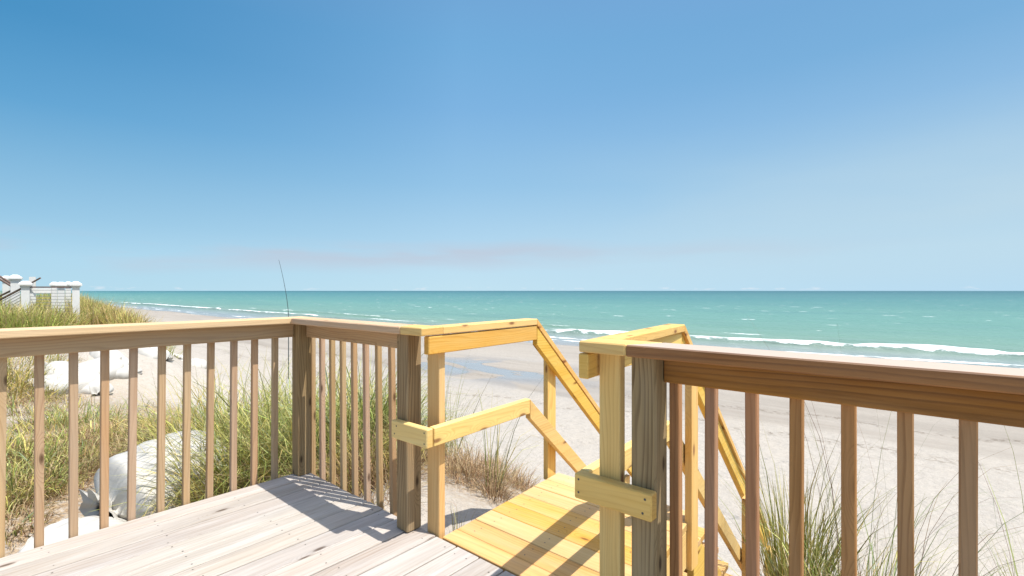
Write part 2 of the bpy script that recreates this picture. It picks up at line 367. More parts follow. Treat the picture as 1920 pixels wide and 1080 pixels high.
cap_b = noise(t, mapping(t, ob, (.006, .012, 1), (1, 2, 0)), 1, 2, .5)
caps = ramp(t, [(.67, 0), (.70, 1)], math_(t, 'ADD', cap_n, math_(t, 'MULTIPLY', math_(t, 'SUBTRACT', cap_b, .5), .12)))
farm = ramp(t, [(.3, 0), (.36, 1), (.62, 1), (.7, 0)], yl)
caps = math_(t, 'MULTIPLY', caps, farm)
ff = math_(t, 'MAXIMUM', fm, caps)
wc = mix(t, ff, wc, (.86, .88, .88))
t.links.new(wc, p.inputs['Base Color'])
rr = mk(t, 'ShaderNodeMapRange'); t.links.new(ff, rr.inputs[0]); rr.inputs[3].default_value = .32; rr.inputs[4].default_value = .9
t.links.new(rr.outputs[0], p.inputs['Roughness']); p.inputs['IOR'].default_value = 1.33; p.inputs['Specular IOR Level'].default_value = .3
wv = math_(t, 'ADD', math_(t, 'MULTIPLY', noise(t, mapping(t, ob, (.35, .9, 1)), 1, 6, .62), .55), math_(t, 'MULTIPLY', noise(t, mapping(t, ob, (.06, .22, 1)), 1, 3, .5), 1.3))
bp = mk(t, 'ShaderNodeBump'); bp.inputs['Strength'].default_value = .9; bp.inputs['Distance'].default_value = .8; t.links.new(wv, bp.inputs['Height']); t.links.new(bp.outputs[0], p.inputs['Normal'])

# grass: colour is carried by each blade
m, t, p, out = newmat('dune grass'); M_grass = m
ca = attr(t, 'col').outputs['Color']
t.links.new(ca, p.inputs['Base Color']); p.inputs['Roughness'].default_value = .55; p.inputs['Specular IOR Level'].default_value = .3
tr = mk(t, 'ShaderNodeBsdfTranslucent'); t.links.new(ca, tr.inputs[0]); ms = mk(t, 'ShaderNodeMixShader'); ms.inputs[0].default_value = .26
t.links.new(p.outputs[0], ms.inputs[1]); t.links.new(tr.outputs[0], ms.inputs[2]); t.links.new(ms.outputs[0], out.inputs[0])

# white geotextile sandbag cloth
m, t, p, _ = newmat('sandbag cloth'); M_bag = m
ob = mk(t, 'ShaderNodeTexCoord').outputs['Object']
bn = noise(t, ob, 2.4, 5, .65)
bc = mix(t, ramp(t, [(.42, 0), (.75, 1)], bn), (.50, .485, .45), (.42, .40, .365))
spb = mk(t, 'ShaderNodeSeparateXYZ'); t.links.new(ob, spb.inputs[0])
seam = ramp(t, [(.004, 1), (.010, 0)], math_(t, 'ABSOLUTE', math_(t, 'SUBTRACT', spb.outputs[1], math_(t, 'ADD', .12, math_(t, 'MULTIPLY', noise(t, ob, 1.5, 2), .04)))))
bc = mix(t, math_(t, 'MULTIPLY', seam, .55), bc, (.22, .20, .17))
dirt = math_(t, 'MULTIPLY', ramp(t, [(.0, 1), (.5, .0)], math_(t, 'ADD', math_(t, 'MULTIPLY', spb.outputs[2], 2.2), .42)), ramp(t, [(.35, 0), (.6, 1)], noise(t, ob, 5, 5, .7)))
bc = mix(t, math_(t, 'MULTIPLY', dirt, .6), bc, (.34, .27, .19))
t.links.new(bc, p.inputs['Base Color']); p.inputs['Roughness'].default_value = .7
wr = math_(t, 'ADD', math_(t, 'MULTIPLY', noise(t, mapping(t, ob, (2.2, 2.2, 2.2)), 1, 3, .5, .8), .03), math_(t, 'MULTIPLY', noise(t, ob, 300, 2), .0008))
bp = mk(t, 'ShaderNodeBump'); bp.inputs['Strength'].default_value = .6; bp.inputs['Distance'].default_value = 1; t.links.new(wr, bp.inputs['Height']); t.links.new(bp.outputs[0], p.inputs['Normal'])

def simple(name, c, r=.6, metal=0.):
    m, t, p, _ = newmat(name); ob = mk(t, 'ShaderNodeTexCoord').outputs['Object']
    nn = noise(t, ob, 6, 4, .6)
    t.links.new(mix(t, nn, tuple(x * .9 for x in c), tuple(min(1, x * 1.06) for x in c)), p.inputs['Base Color'])
    p.inputs['Roughness'].default_value = r; p.inputs['Metallic'].default_value = metal
    return m
M_white = simple('white vinyl', (.66, .66, .65), .5)
M_dark = simple('bronze rail', (.16, .10, .075), .5)
M_cable = simple('steel cable', (.42, .42, .42), .35, .8)
M_rod = simple('dark rod blank', (.06, .08, .085), .4)

# ------------------------------------------------------------------ terrain
PY = [-30, -8, 0, 2.4, 3.2, 4.2, 5.4, 6.6, 9, 14, 20, 27, 31, 38, 60, 400]
PZ = [.1, -.45, -.62, -.62, -.85, -1.35, -1.8, -2.02, -2.15, -2.35, -2.6, -2.86, -3.02, -3.4, -5, -9]
SEA = -2.92
ctrl = [(-2.3, 2.2, -.22), (-2.7, 2.9, -.36), (-3.1, 3.6, -.62), (-3.6, 1.9, -.45), (-4.2, 2.8, -.55), (-5.2, 3.6, -.8), (-5.9, 1.4, -1.0), (-5.2, .6, -1.15), (-6.4, 2.6, -.85),
        (-7.8, .6, -.78), (-8.3, 1.6, -.72), (-10.4, .6, -.7), (-9.5, 2.6, -.95), (-12.5, 2.0, -1.05), (-12, 3.6, -1.4), (-7.6, 4.4, -1.4), (-9.5, -2, -.4), (-6.5, -1.5, -.9), (-4, -1, -.9),
        (-.4, 3.3, -.72), (.3, 3.2, -.7), (1.2, 3.3, -.75), (-1.4, 2.2, -.55), (-1.4, 1.2, -.6), (-.3, 4.4, -1.3), (-2, 4.4, -1.2), (0, 2, -.6), (-1.5, 3.2, -.85)]
ctrl = np.array(ctrl)
def vnoise(x, y, s, seed):
    """smooth value noise"""
    r = np.random.default_rng(seed); T = r.random((64, 64)); x = x / s; y = y / s
    xi = np.floor(x).astype(int); yi = np.floor(y).astype(int); fx = x - xi; fy = y - yi
    fx = fx * fx * (3 - 2 * fx); fy = fy * fy * (3 - 2 * fy)
    g = lambda a, b: T[a % 64, b % 64]
    return (g(xi, yi) * (1 - fx) * (1 - fy) + g(xi + 1, yi) * fx * (1 - fy) + g(xi, yi + 1) * (1 - fx) * fy + g(xi + 1, yi + 1) * fx * fy) - .5
def sstep(a, b, x):
    q = np.clip((x - a) / (b - a), 0, 1); return q * q * (3 - 2 * q)
def shore(x): return 2.2 * sstep(-62, -30, x) + 3.2 * sstep(-26, 4, x)
def h0(x, y):
    x = np.asarray(x, float); y = np.asarray(y, float); y_w = y
    y = np.where(y > 12, y - shore(x) * sstep(12, 26, y), y)
    z = np.interp(y, PY, PZ); y = y_w
    # high dune to the left with an eroded seaward face
    crest = 3.6 + .9 * vnoise(x, y * 0, 5, 3) - .02 * (x + 20)
    pl = .22 + .35 * sstep(-19, -34, x) + .3 * sstep(0, -10, y)
    a = sstep(-14.2, -17.5, x) * sstep(crest + 1.6, crest - .5, y)
    z = z * (1 - a) + pl * a
    m_ = sstep(-9, -14, x) * sstep(9, 4, y) * (1 - a)
    z = z + m_ * (.55 + .02 * (y - 4))
    return z
SG = 1.15
def kern(x, y): return np.exp(-((x[..., None] - ctrl[:, 0]) ** 2 + (y[..., None] - ctrl[:, 1]) ** 2) / (2 * SG * SG))
KW = np.linalg.solve(kern(ctrl[:, 0], ctrl[:, 1]) + .12 * np.eye(len(ctrl)), ctrl[:, 2] - h0(ctrl[:, 0], ctrl[:, 1]))
def H(x, y):
    x = np.asarray(x, float); y = np.asarray(y, float)
    z = h0(x, y) + kern(x, y) @ KW
    d = sstep(14, 6, y)
    z = z + d * (.16 * vnoise(x, y, 1.3, 1) + .09 * vnoise(x, y, .5, 2)) + (1 - d) * (.10 * vnoise(x, y, 6, 4) + .03 * vnoise(x, y, 1.7, 5)) * sstep(34, 26, y)
    return z
def ax_pts(lims):
    out = []
    for a, b, s in lims: out += list(np.arange(a, b, s))
    return np.array(out + [lims[-1][1]])
gx = ax_pts([(-6000, -600, 900), (-600, -120, 60), (-120, -40, 2.5), (-40, -22, .5), (-22, -10, .2), (-10, 4, .1), (4, 14, .4), (14, 60, 2), (60, 600, 60), (600, 6000, 900)])
gy = ax_pts([(-600, -60, 60), (-60, -10, 2), (-10, 0, .25), (0, 9, .1), (9, 20, .3), (20, 40, .8), (40, 120, 8), (120, 400, 40)])
def grid(gx, gy, hf):
    X, Y = np.meshgrid(gx, gy); Z = hf(X, Y)
    V = np.stack([X.ravel(), Y.ravel(), Z.ravel()], 1); nx, ny = len(gx), len(gy)
    i = np.arange((nx - 1) * (ny - 1)); a = (i // (nx - 1)) * nx + i % (nx - 1)
    return V, np.stack([a, a + 1, a + nx + 1, a + nx], 1)
V, F = grid(gx, gy, H)
def litter(x, y):
    l = sstep(-4.6, -6.5, x) * sstep(3.6, 2.2, y) * sstep(-14, -11, x) * .75
    l = np.maximum(l, np.exp(-((x + 2.9) ** 2 / .35 + (y - 2.95) ** 2 / .16)) * .9)
    l = np.maximum(l, .6 * sstep(-15.5, -18, x) * sstep(5, 3, y))
    l = np.maximum(l, .8 * sstep(-3.2, -3.6, x) * sstep(3.4, 2.4, y) * sstep(-6.5, -5.5, x))
    l = np.maximum(l, .7 * np.exp(-((x - .3) ** 2 / 1.6 + (y - 3.0) ** 2 / .25)))
    return np.clip(l * (1.0 + 1.6 * vnoise(x, y, .8, 9)), 0, 1)
pool = np.exp(-(((V[:, 0] + 15.5) / 5.5) ** 2 + ((V[:, 1] - 16.2) / 2.8) ** 2)) * 1.3
me = np_mesh('sand', V, F, M_sand, True, {'ys': V[:, 1] - shore(V[:, 0]), 'litter': litter(V[:, 0], V[:, 1]), 'pool': np.clip(pool, 0, 1)})
tag(link('sand', me), kind='structure')

# ------------------------------------------------------------------ sea with surf
def crestY(x, k):
    b = [32.6, 37.2, 43.5][k]
    return b + 1.4 * vnoise(x, x * 0 + 3 * k, 14, 20 + k) + .5 * vnoise(x, x * 0, 3.5, 30 + k)
def sea_fn(X, Y):
    Y = Y - shore(X)
    Z = np.full_like(X, SEA); Fm = np.zeros_like(X)
    amp = [.06, .46, .26]; thr = [.14, .04, .22]
    for k in range(3):
        d = Y - crestY(X, k)
        env = sstep(thr[k] - .12, thr[k] + .14, vnoise(X, X * 0 + 7 * k, [16, 13, 11][k], 40 + k) + [.08, .17, .06][k])
        if k == 1: env = np.interp(X, [-260, -196, -190, -114, -112, -104, -74, -70, -40, -28, -26, -17, -15, -13, -11, -6, -4, -3, 3, 3.7, 5, 7, 12, 14, 40], [.5, .2, 1, 1, .15, .9, .8, .2, .12, .3, 1, 1, .3, .35, .6, .7, .4, 1, 1, .45, .6, 1, .8, .2, .6]) * (1 + .3 * vnoise(X, X * 0, 2.4, 77))
        prof = np.where(d < 0, np.exp(-(d / .55) ** 2), np.exp(-(d / 1.7) ** 2))
        Z = Z + amp[k] * prof * (.35 + .65 * env)
        fo = np.where(d < 0, np.exp(-(d / ([.4, .48, .3][k] * (1 - .45 * sstep(-25, -70, X)))) ** 2), np.exp(-(d / .32) ** 2)) * env
        Fm = np.maximum(Fm, fo * [.62, 1.1, .7][k] * (1 - .35 * sstep(-45, -90, X)))
    sh = np.exp(-((Y - (30.9 + 1.1 * vnoise(X, X * 0, 9, 50) + .3 * vnoise(X, X * 0, 2, 51))) / .45) ** 2)    # swash edge
    Fm = np.maximum(Fm, sh * .5 * sstep(-.2, .3, vnoise(X, Y, 4, 61)))
    rag = vnoise(X, Y * 1.6, .9, 62) + .6 * vnoise(X, Y * 1.6, .4, 63)
    Fm = Fm * (1 + .9 * rag) + np.where(Fm > .25, .25 * rag, 0)
    for yb_, ph_ in ((39.8, 71), (41.6, 72), (46.5, 73)):
        d = Y - yb_ - 1.2 * vnoise(X, X * 0, 9, ph_); Fm = np.maximum(Fm, .62 * np.exp(-(d / .35) ** 2) * sstep(.12, .3, vnoise(X, Y, 5, ph_ + 10)))
    sw = sstep(38, 31, Y) * (.16 + .42 * vnoise(X, Y * 2, 2.2, 52))
    Fm = np.maximum(Fm, sw)
    far = sstep(36, 44, Y)
    Z = Z + far * (.10 * vnoise(X, Y, 3.2, 53) + .16 * vnoise(X * .35, Y, 6, 54)) * sstep(400, 120, Y)
    return Z, Fm
sx = ax_pts([(-9000, -1500, 1500), (-1500, -300, 60), (-300, -120, 3), (-120, -50, .8), (-50, 25, .33), (25, 70, 1.5), (70, 1500, 60), (1500, 9000, 1500)])
sy = ax_pts([(27.5, 46, .2), (46, 90, .8), (90, 400, 6), (400, 2000, 100), (2000, 12000, 1000)])
X, Y = np.meshgrid(sx, sy); Z, Fm = sea_fn(X, Y)
V, F = grid(sx, sy, lambda a, b: Z)
me = np_mesh('sea', V, F, M_sea, True, {'foam': Fm.ravel(), 'ys': (Y - shore(X)).ravel()})
tag(link('sea', me), kind='structure')

# ------------------------------------------------------------------ deck
def nails(W, xs, ys, z, jit=.004):
    for x in xs:
        for y in ys: W.nail(x + random.uniform(-jit, jit), y + random.uniform(-jit, jit), z)
deck = thing('deck', 'bleached grey wooden deck of long boards in the foreground', 'deck', (-1, 0, 0))
W = Wood(); x = -3.165; k = 0
while x < 2.4:
    wdt = .1405
    tw = random.uniform(-.0015, .0015)
    W.box(x, x + wdt, -3, 1.568 + random.uniform(-.004, .004), -.038 + tw, tw, 1, b=.004)
    for yj in (1.515, 1.1, .70, .3, -.1):
        for dx in (.03, .112):
            if random.random() < .75: W.nail(x + dx + random.uniform(-.008, .008), yj + random.uniform(-.012, .012), tw + .0008, random.uniform(.003, .0045))
    x += .1487; k += 1
W.build('floor_boards', [M_deck, M_nail], deck)
W = Wood(); W.box(-3.155, 2.4, 1.525, 1.563, -.23, -.042, 0); W.box(-3.155, -3.117, -3, 1.52, -.23, -.042, 1)
for yj in (1.08, .68, .28, -.12): W.box(-3.11, 2.4, yj, yj + .038, -.22, -.042, 0)
W.build('joists', M_old, deck)
for (px, pyy) in ((-3.05, 1.3), (-1.9, 1.3), (-.5, 1.3), (1.6, 1.3), (-3.05, -1.2)):
    W = Wood(); W.box(px, px + .09, pyy, pyy + .09, -1.7, -.24, 2); W.build('pile', M_old, deck)

# ------------------------------------------------------------------ weathered railings
def baluster(name, xt, yt, xb, yb, z0, z1, sz, mat, parent):
    W = Wood(); P = []
    for (cx, cy, z) in ((xb, yb, z0), (xt, yt, z1)):
        for j in (-1, 1):
            for i in (-1, 1): P.append((cx + i * sz / 2, cy + j * sz / 2, z))
    W.board(P, 2, b=.003); return W.build(name, mat, parent)
def single(name, mat, parent, args, ax, label=None, screws=(), sax=1, **k):
    W = Wood(); W.box(*args, ax, **k)
    for c in screws: W.screw(c, sax)
    return W.build(name, [mat, M_nail], parent, label)

lr = thing('deck_railing', 'long weathered railing along the left side of the deck', 'railing', (-3.15, 0, 0))
single('cap_rail', M_oldcap, lr, (-3.205, -3.062, -3, 1.56, .99, 1.028), 1, b=.005)
single('top_rail', M_old, lr, (-3.173, -3.135, -3, 1.478, .899, .988), 1, b=.004)
single('post', M_post, lr, (-3.17, -3.08, 1.48, 1.565, .002, .988), 2, b=.005, label='corner post')
single('post', M_post, lr, (-3.17, -3.08, -1.2, -1.11, .002, .988), 2, b=.005)
for k in range(-8, 10):
    yc = .287 + .1213 * k + random.uniform(-.003, .003)
    baluster('baluster', -3.1925, yc, -3.1925, yc + random.uniform(-.012, .004) - .004, -.19, .984, .033, M_old, lr)

br = thing('deck_railing', 'short weathered railing between the corner post and the yellow walkway', 'railing', (-2.6, 1.55, 0))
W = Wood(); zb, zt = .9895, 1.0275
P = [(-3.058, 1.415, zb), (-1.90, 1.415, zb), (-3.203, 1.556, zb), (-1.99, 1.556, zb), (-3.058, 1.415, zt), (-1.90, 1.415, zt), (-3.203, 1.556, zt), (-1.99, 1.556, zt)]
P = [(-3.058, 1.422, zb), (-1.93, 1.422, zb), (-3.058, 1.562, zb), (-2.0, 1.562, zb), (-3.058, 1.422, zt), (-1.93, 1.422, zt), (-3.058, 1.562, zt), (-2.0, 1.562, zt)]
W.board(P, 0, b=.005); W.build('cap_rail', M_oldcap, br)
single('top_rail', M_old, br, (-3.078, -2.043, 1.53, 1.568, .899, .987), 0, b=.004)
single('post', M_post, br, (-2.04, -1.95, 1.482, 1.572, .002, .987), 2, b=.006, rnd=.37)
for xt, xb in zip([-3.105, -2.98, -2.855, -2.73, -2.605, -2.48, -2.355, -2.23], [-3.102, -2.974, -2.846, -2.717, -2.588, -2.460, -2.333, -2.206]):
    baluster('baluster', xt, 1.588, xb, 1.588, -.19, .984, .030, M_old, br)

rr_ = thing('deck_railing', 'brown weathered railing in the right foreground, nearest to the camera', 'railing', (.2, 1.55, 0))
W = Wood()
P = [(-.735, 1.413, zb), (2.4, 1.413, zb), (-.665, 1.556, zb), (2.4, 1.556, zb), (-.735, 1.413, zt), (2.4, 1.413, zt), (-.665, 1.556, zt), (2.4, 1.556, zt)]
W.board(P, 0, b=.004, rnd=.15); W.build('cap_rail', M_brown, rr_)
single('top_rail', M_brown, rr_, (-.661, 2.4, 1.535, 1.573, .899, .987), 0, b=.004, rnd=.23)
single('post', M_post, rr_, (-.752, -.664, 1.485, 1.575, .002, .987), 2, b=.006, rnd=.83)
for k in range(17):
    xc = -.645 + .1198 * k + random.uniform(-.002, .002)
    baluster('baluster', xc, 1.593, xc + random.uniform(-.004, .004), 1.593, -.19, .984, .033, M_brownbal, rr_)

# ------------------------------------------------------------------ new yellow walkway and stairs
SL = .86                       # fall of the stair per metre
LS, RS = -.055, -.117          # the two sides run slightly out of square
def lx(x0, y): return x0 + LS * (y - 1.5)
def rsh(x0, s1, y): return x0 + s1 * (min(y, 2.46) - 1.41) - .05 * max(y - 2.46, 0)
walk = thing('walkway_stairs', 'new yellow pine walkway with stairs going down to the beach', 'walkway', (-1.35, 2, 0))
W = Wood(); ys = [1.572, 1.675, 1.81, 1.945, 2.08, 2.215, 2.35, 2.485, 2.63]
for a, b_ in zip(ys[:-1], ys[1:]):
    tw = random.uniform(-.001, .001); a2, b2 = a + .0016, b_ - .0016
    XL = lambda y: -1.795 - .055 * (y - 1.57)
    XR = lambda y: -.862 - .09 * (y - 1.57)
    P = [(XL(a2), a2, -.036 + tw), (XR(a2), a2, -.036 + tw), (XL(b2), b2, -.036 + tw), (XR(b2), b2, -.036 + tw)]
    P += [(q[0], q[1], .002 + tw) for q in P]
    W.board(P, 0, b=.003)
    for xn in (-1.70, -1.38, -1.02):
        for yn in (.3, .7):
            if b_ - a > .11: W.nail(xn - .05 * (a - 1.57) + random.uniform(-.012, .012), a + (b_ - a) * yn + random.uniform(-.01, .01), tw + .0028, .0038)
W.build('floor_boards', [M_walk, M_nail], walk)
def shear_box(W, xf, w0, y0, y1, za0, za1, zb0, zb1, ax=1, **k):
    """board along Y between y0 and y1; xf(y) gives its -X face; ends have own bottom/top heights"""
    P = []
    for lev in (0, 1):
        for (y, zz) in ((y0, (za0, za1)), (y1, (zb0, zb1))):
            for i in (0, 1): P.append((xf(y) + i * w0, y, zz[lev]))
    W.board(P, ax, **k)
W = Wood()
shear_box(W, lambda y: -1.80 - .055 * (y - 1.57), .038, 1.575, 2.63, -.23, -.040, -.23, -.040)
shear_box(W, lambda y: -.903 - .09 * (y - 1.57), .038, 1.575, 2.63, -.23, -.040, -.23, -.040)
W.box(-1.84, -1.0, 2.592, 2.628, -.225, -.042, 0)
W.build('joists', M_new, walk)
yE = 5.0
for xf in (lambda y: -1.86 - .055 * (y - 2.6), lambda y: -.998 - .05 * (y - 2.6)):
    W = Wood(); shear_box(W, xf, .038, 2.632, yE, -.36, -.10, -.36 - SL * (yE - 2.632), -.10 - SL * (yE - 2.632)); W.build('stringer', M_new, walk)
nst = 10; run = (yE - 2.66) / nst
for k in range(nst):
    y0 = 2.64 + k * run; z = -SL * run * (k + 1) + .02
    W = Wood()
    XL = lambda y: -1.86 - .055 * (y - 2.6); XR = lambda y: -.958 - .05 * (y - 2.6)
    for (a, b_) in ((y0, y0 + run * .5 - .003), (y0 + run * .5, y0 + run)):
        P = [(XL(a), a, z - .036), (XR(a), a, z - .036), (XL(b_), b_, z - .036), (XR(b_), b_, z - .036)]
        P += [(q[0], q[1], z) for q in P]; W.board(P, 0)
    W.build('tread', M_walk, walk)

def yhand(name_label, side):
    left = side < 0
    X = (lambda x0, y, s1=0: x0 + LS * (y - 1.5)) if left else (lambda x0, y, s1=-.117: rsh(x0, s1, y))
    t = thing('handrail', name_label, 'handrail', (-1.85 if left else -.9, 2.2, 0))
    # near 2x4 post
    if left: single('post', M_new, t, (-1.907, -1.817, 1.572, 1.612, -.03, .897), 2, b=.003, rnd=.12)
    else: single('post', M_new, t, (-.873, -.793, 1.486, 1.524, .003, .985), 2, b=.003, rnd=.47)
    cx = -1.768 - .089 if left else -.91            # -X edge of the cap at the deck
    yb = 2.36 if left else 2.46
    # short cap piece across the opening end, mitred into the weathered cap
    W = Wood()
    if left: P = [(-1.9285, 1.422), (-1.766, 1.422), (-1.9985, 1.562), (-1.774, 1.562)]
    else: P = [(-.91, 1.413), (-.7365, 1.413), (-.927, 1.556), (-.6665, 1.556)]
    P = [(a, b_, zb + .0005) for a, b_ in P] + [(a, b_, zt + .0005) for a, b_ in P]
    W.board(P, 0, b=.004, rnd=.3); W.build('cap_rail', M_new, t)
    W = Wood(); shear_box(W, lambda y: X(cx, y), .089, 1.558, yb, .99, 1.028, .99, 1.028, b=.004, rnd=.7 if left else .2)
    W.build('cap_rail', M_new, t)
    # sloping cap of the stair
    def slope_pair(y):  return -SL * (y - yb)
    W = Wood(); shear_box(W, lambda y: X(cx, y), .089, yb, yE - .25, .983, 1.028, .983 + slope_pair(yE - .25), 1.028 + slope_pair(yE - .25), b=.004, rnd=.55)
    W.build('cap_rail', M_new, t)
    # boards on edge beneath the cap
    bx = -1.811 if left else -.914
    W = Wood(); shear_box(W, lambda y: X(bx, y, -.08), .038, 1.47 if left else 1.418, yb, .899, .985, .899, .985, b=.004, rnd=.05 if left else .9)
    W.build('top_rail', M_new, t)
    W = Wood(); y1 = yE - .3
    shear_box(W, lambda y: X(bx, y, -.08), .038, yb + .002, y1, .865, .980, .865 + slope_pair(y1), .980 + slope_pair(y1), b=.004, rnd=.4)
    W.build('top_rail', M_new, t)
    # mid rail, wrapping the deck post
    if left: single('mid_rail', M_new, t, (-2.028, -1.753, 1.443, 1.481, .47, .558), 0, b=.004, rnd=.81, screws=[(-2.0, 1.4422, .495), (-1.985, 1.4422, .535), (-1.772, 1.4422, .49), (-1.772, 1.4422, .54)])
    else: single('mid_rail', M_new, t, (-.948, -.660, 1.443, 1.484, .47, .558), 0, b=.004, rnd=.66, screws=[(-.93, 1.4422, .495), (-.93, 1.4422, .54), (-.69, 1.4422, .492), (-.682, 1.4422, .538)])
    mx = -1.791 if left else -.948
    ym = 2.26 if left else 2.33
    W = Wood(); shear_box(W, lambda y: X(mx, y, -.05), .038, 1.487, ym, .47, .558, .47, .558, b=.004, rnd=.93)
    W.build('mid_rail', M_new, t)
    sl2 = lambda y: -SL * (y - ym)
    W = Wood(); shear_box(W, lambda y: X(mx, y, -.05), .038, ym + .002, y1, .44, .556, .44 + sl2(y1), .556 + sl2(y1), b=.004, rnd=.35)
    W.build('mid_rail', M_new, t)
    # far post at the head of the stair, lower post on the stair
    ox = -1.905 if left else -.906
    for (yp, z0_, z1_) in ((2.54 if left else 2.49, -.03 if left else -.24, None), (3.72, -1.9, None), (4.55, -2.3, None)):
        z1_ = .872 - SL * (yp + .09 - yb)  if yp > 3 else (.90 - SL * (yp - yb) if left else .90)
        xo = X(-1.851, yp) if left else -.9575 - .05 * (yp - 2.49)
        if left and yp < 3: z1_ = .86 - SL * (yp - yb) + .05
        if not left and yp < 3: z1_ = .98 - SL * (yp + .09 - yb)
        W = Wood(); W.box(xo, xo + .0375, yp, yp + .089, z0_, z1_ , 2, b=.003); W.build('post', M_new, t)
yhand('yellow pine handrail on the left side of the walkway, beside the short railing', -1)
yhand('yellow pine handrail on the right side of the walkway, behind the brown railing', 1)

# ------------------------------------------------------------------ grass
def blades(cx, cy, n, spread, L, lean0, bend, width, cols, wind=(0, 0), lift=-.03, K=5, jitter=.25, sq=1.0, rot=0, zf=None):
    """arrays of curved blades; cols: list of (weight, rgb)"""
    r = rng
    a = r.random(n) * 2 * np.pi; q = np.sqrt(r.random(n)) * spread
    ex, ey = np.cos(a) * q, np.sin(a) * q * sq
    bx = cx + ex * math.cos(rot) - ey * math.sin(rot); by = cy + ex * math.sin(rot) + ey * math.cos(rot)
    bz = (H(bx, by) if zf is None else zf(bx, by)) + lift
    dirn = a + rot + r.normal(0, .9, n); l = L * (1 + jitter * r.normal(0, 1, n)).clip(.35, 1.7)
    th0 = np.abs(r.normal(lean0, lean0 * .6 + .05, n)); bd = np.abs(r.normal(bend, bend * .45, n))
    dx, dy = np.cos(dirn), np.sin(dirn)
    dx = dx + wind[0]; dy = dy + wind[1]; nn = np.hypot(dx, dy) + 1e-6
    sc_w = np.clip(nn, .4, 1.6); dx /= nn; dy /= nn
    th0 = th0 * sc_w; bd = bd * sc_w
    px, py_ = -dy, dx
    pts = []; x, y, z = bx.copy(), by.copy(), bz.copy()
    tw = r.normal(0, .6, n)
    wl_ = width * (1 + .3 * r.normal(0, 1, n)).clip(.4, 1.8)
    for k in range(K):
        tt = k / (K - 1); w_ = wl_ * (1 - tt) ** .7 * .5 + .0003
        wx = px * np.cos(tw) + dx * np.sin(tw); wy = py_ * np.cos(tw) + dy * np.sin(tw)
        pts.append(np.stack([x - wx * w_, y - wy * w_, z], 1)); pts.append(np.stack([x + wx * w_, y + wy * w_, z], 1))
        th = th0 + bd * tt * tt * 1.3; s_ = l / (K - 1)
        x = x + dx * np.sin(th) * s_; y = y + dy * np.sin(th) * s_; z = z + np.cos(th) * s_
    V = np.stack(pts, 1)                                   # n, 2K, 3
    f = []
    for k in range(K - 1): f.append([2 * k, 2 * k + 1, 2 * k + 3, 2 * k + 2])
    F = (np.arange(n)[:, None, None] * 2 * K + np.array(f)[None]).reshape(-1, 4)
    wts = np.array([c[0] for c in cols], float); wts /= wts.sum(); ci = r.choice(len(cols), n, p=wts)
    col = np.array([c[1] for c in cols])[ci] * (1 + .22 * r.normal(0, 1, (n, 1))).clip(.5, 1.6)
    tipc = np.array((.34, .26, .12)); colv = np.repeat(col[:, None], 2 * K, 1)
    tpos = (np.arange(2 * K) // 2 / (K - 1))[None, :, None]; dry = (r.random(n) < .45)[:, None, None]
    colv = np.where(dry, colv * (1 - tpos ** 2 * .7) + tipc * tpos ** 2 * .7, colv)
    return V.reshape(-1, 3), F, colv.reshape(-1, 3)
def join(parts):
    Vs, Fs, Cs = [], [], []; o = 0
    for V, F, c in parts: Vs.append(V); Fs.append(F + o); Cs.append(c); o += len(V)
    return np.concatenate(Vs), np.concatenate(Fs), np.concatenate(Cs)
G1 = (.31, .345, .085); G2 = (.18, .225, .045); G3 = (.47, .46, .17); ST = (.55, .42, .25); BR = (.36, .22, .12); BK = (.16, .09, .05); YE = (.50, .42, .13); BL = (.24, .29, .16)
WIND = tuple(RT * .35)
def clump(parts, label, name='grass_clump', cat='grass clump', group=None, loc=None):
    V, F, c = join(parts); ct = V.mean(0) if loc is None else np.array(loc)
    ct = np.array([ct[0], ct[1], float(H(ct[0], ct[1]))])
    me = np_mesh(name, V - ct, F, M_grass, False, col=c)
    o = bpy.data.objects.new(name, me); C.objects.link(o); o.location = ct; tag(o, label, cat, group); return o
def tint(cols, hue, v): return [(a, (c[0] * v * (1 + hue), c[1] * v, c[2] * v * (1 - hue * .4))) for a, c in cols]
def tuft(cx, cy, n, spread, L, green=1., dry=.5, bend=1.1, lean=.25, width=.0045, wind=WIND, **k):
    hue = random.uniform(-.14, .22); v = random.uniform(.85, 1.25)
    p = [blades(cx, cy, int(n * .62 * green) + 1, spread, L, lean, bend, width, tint([(3, G1), (2, G2), (2.5, G3), (1.2, YE), (.8, BL)], hue, v), wind, **k)]
    p.append(blades(cx, cy, int(n * .38 * dry * 2) + 1, spread * 1.1, L * .62, lean * 1.8, bend * 1.3, width * .8, [(3, ST), (2, BR), (1, BK)], wind, **k))
    return p
def ray(px, py):
    """where the line of sight through a pixel of the photograph meets the ground"""
    d = np.arange(2.6, 60, .04); v = FW[None] * d[:, None] + RT[None] * ((px - 960) / FPX * d[:, None])
    zr_ = EYE - (py - 545) / FPX * d; hit = np.nonzero(zr_ < H(v[:, 0], v[:, 1]))[0]
    k = hit[0] if len(hit) else -1
    return float(v[k, 0]), float(v[k, 1])
def pd(px, d): v = FW * d + RT * ((px - 960) / FPX * d); return float(v[0]), float(v[1])
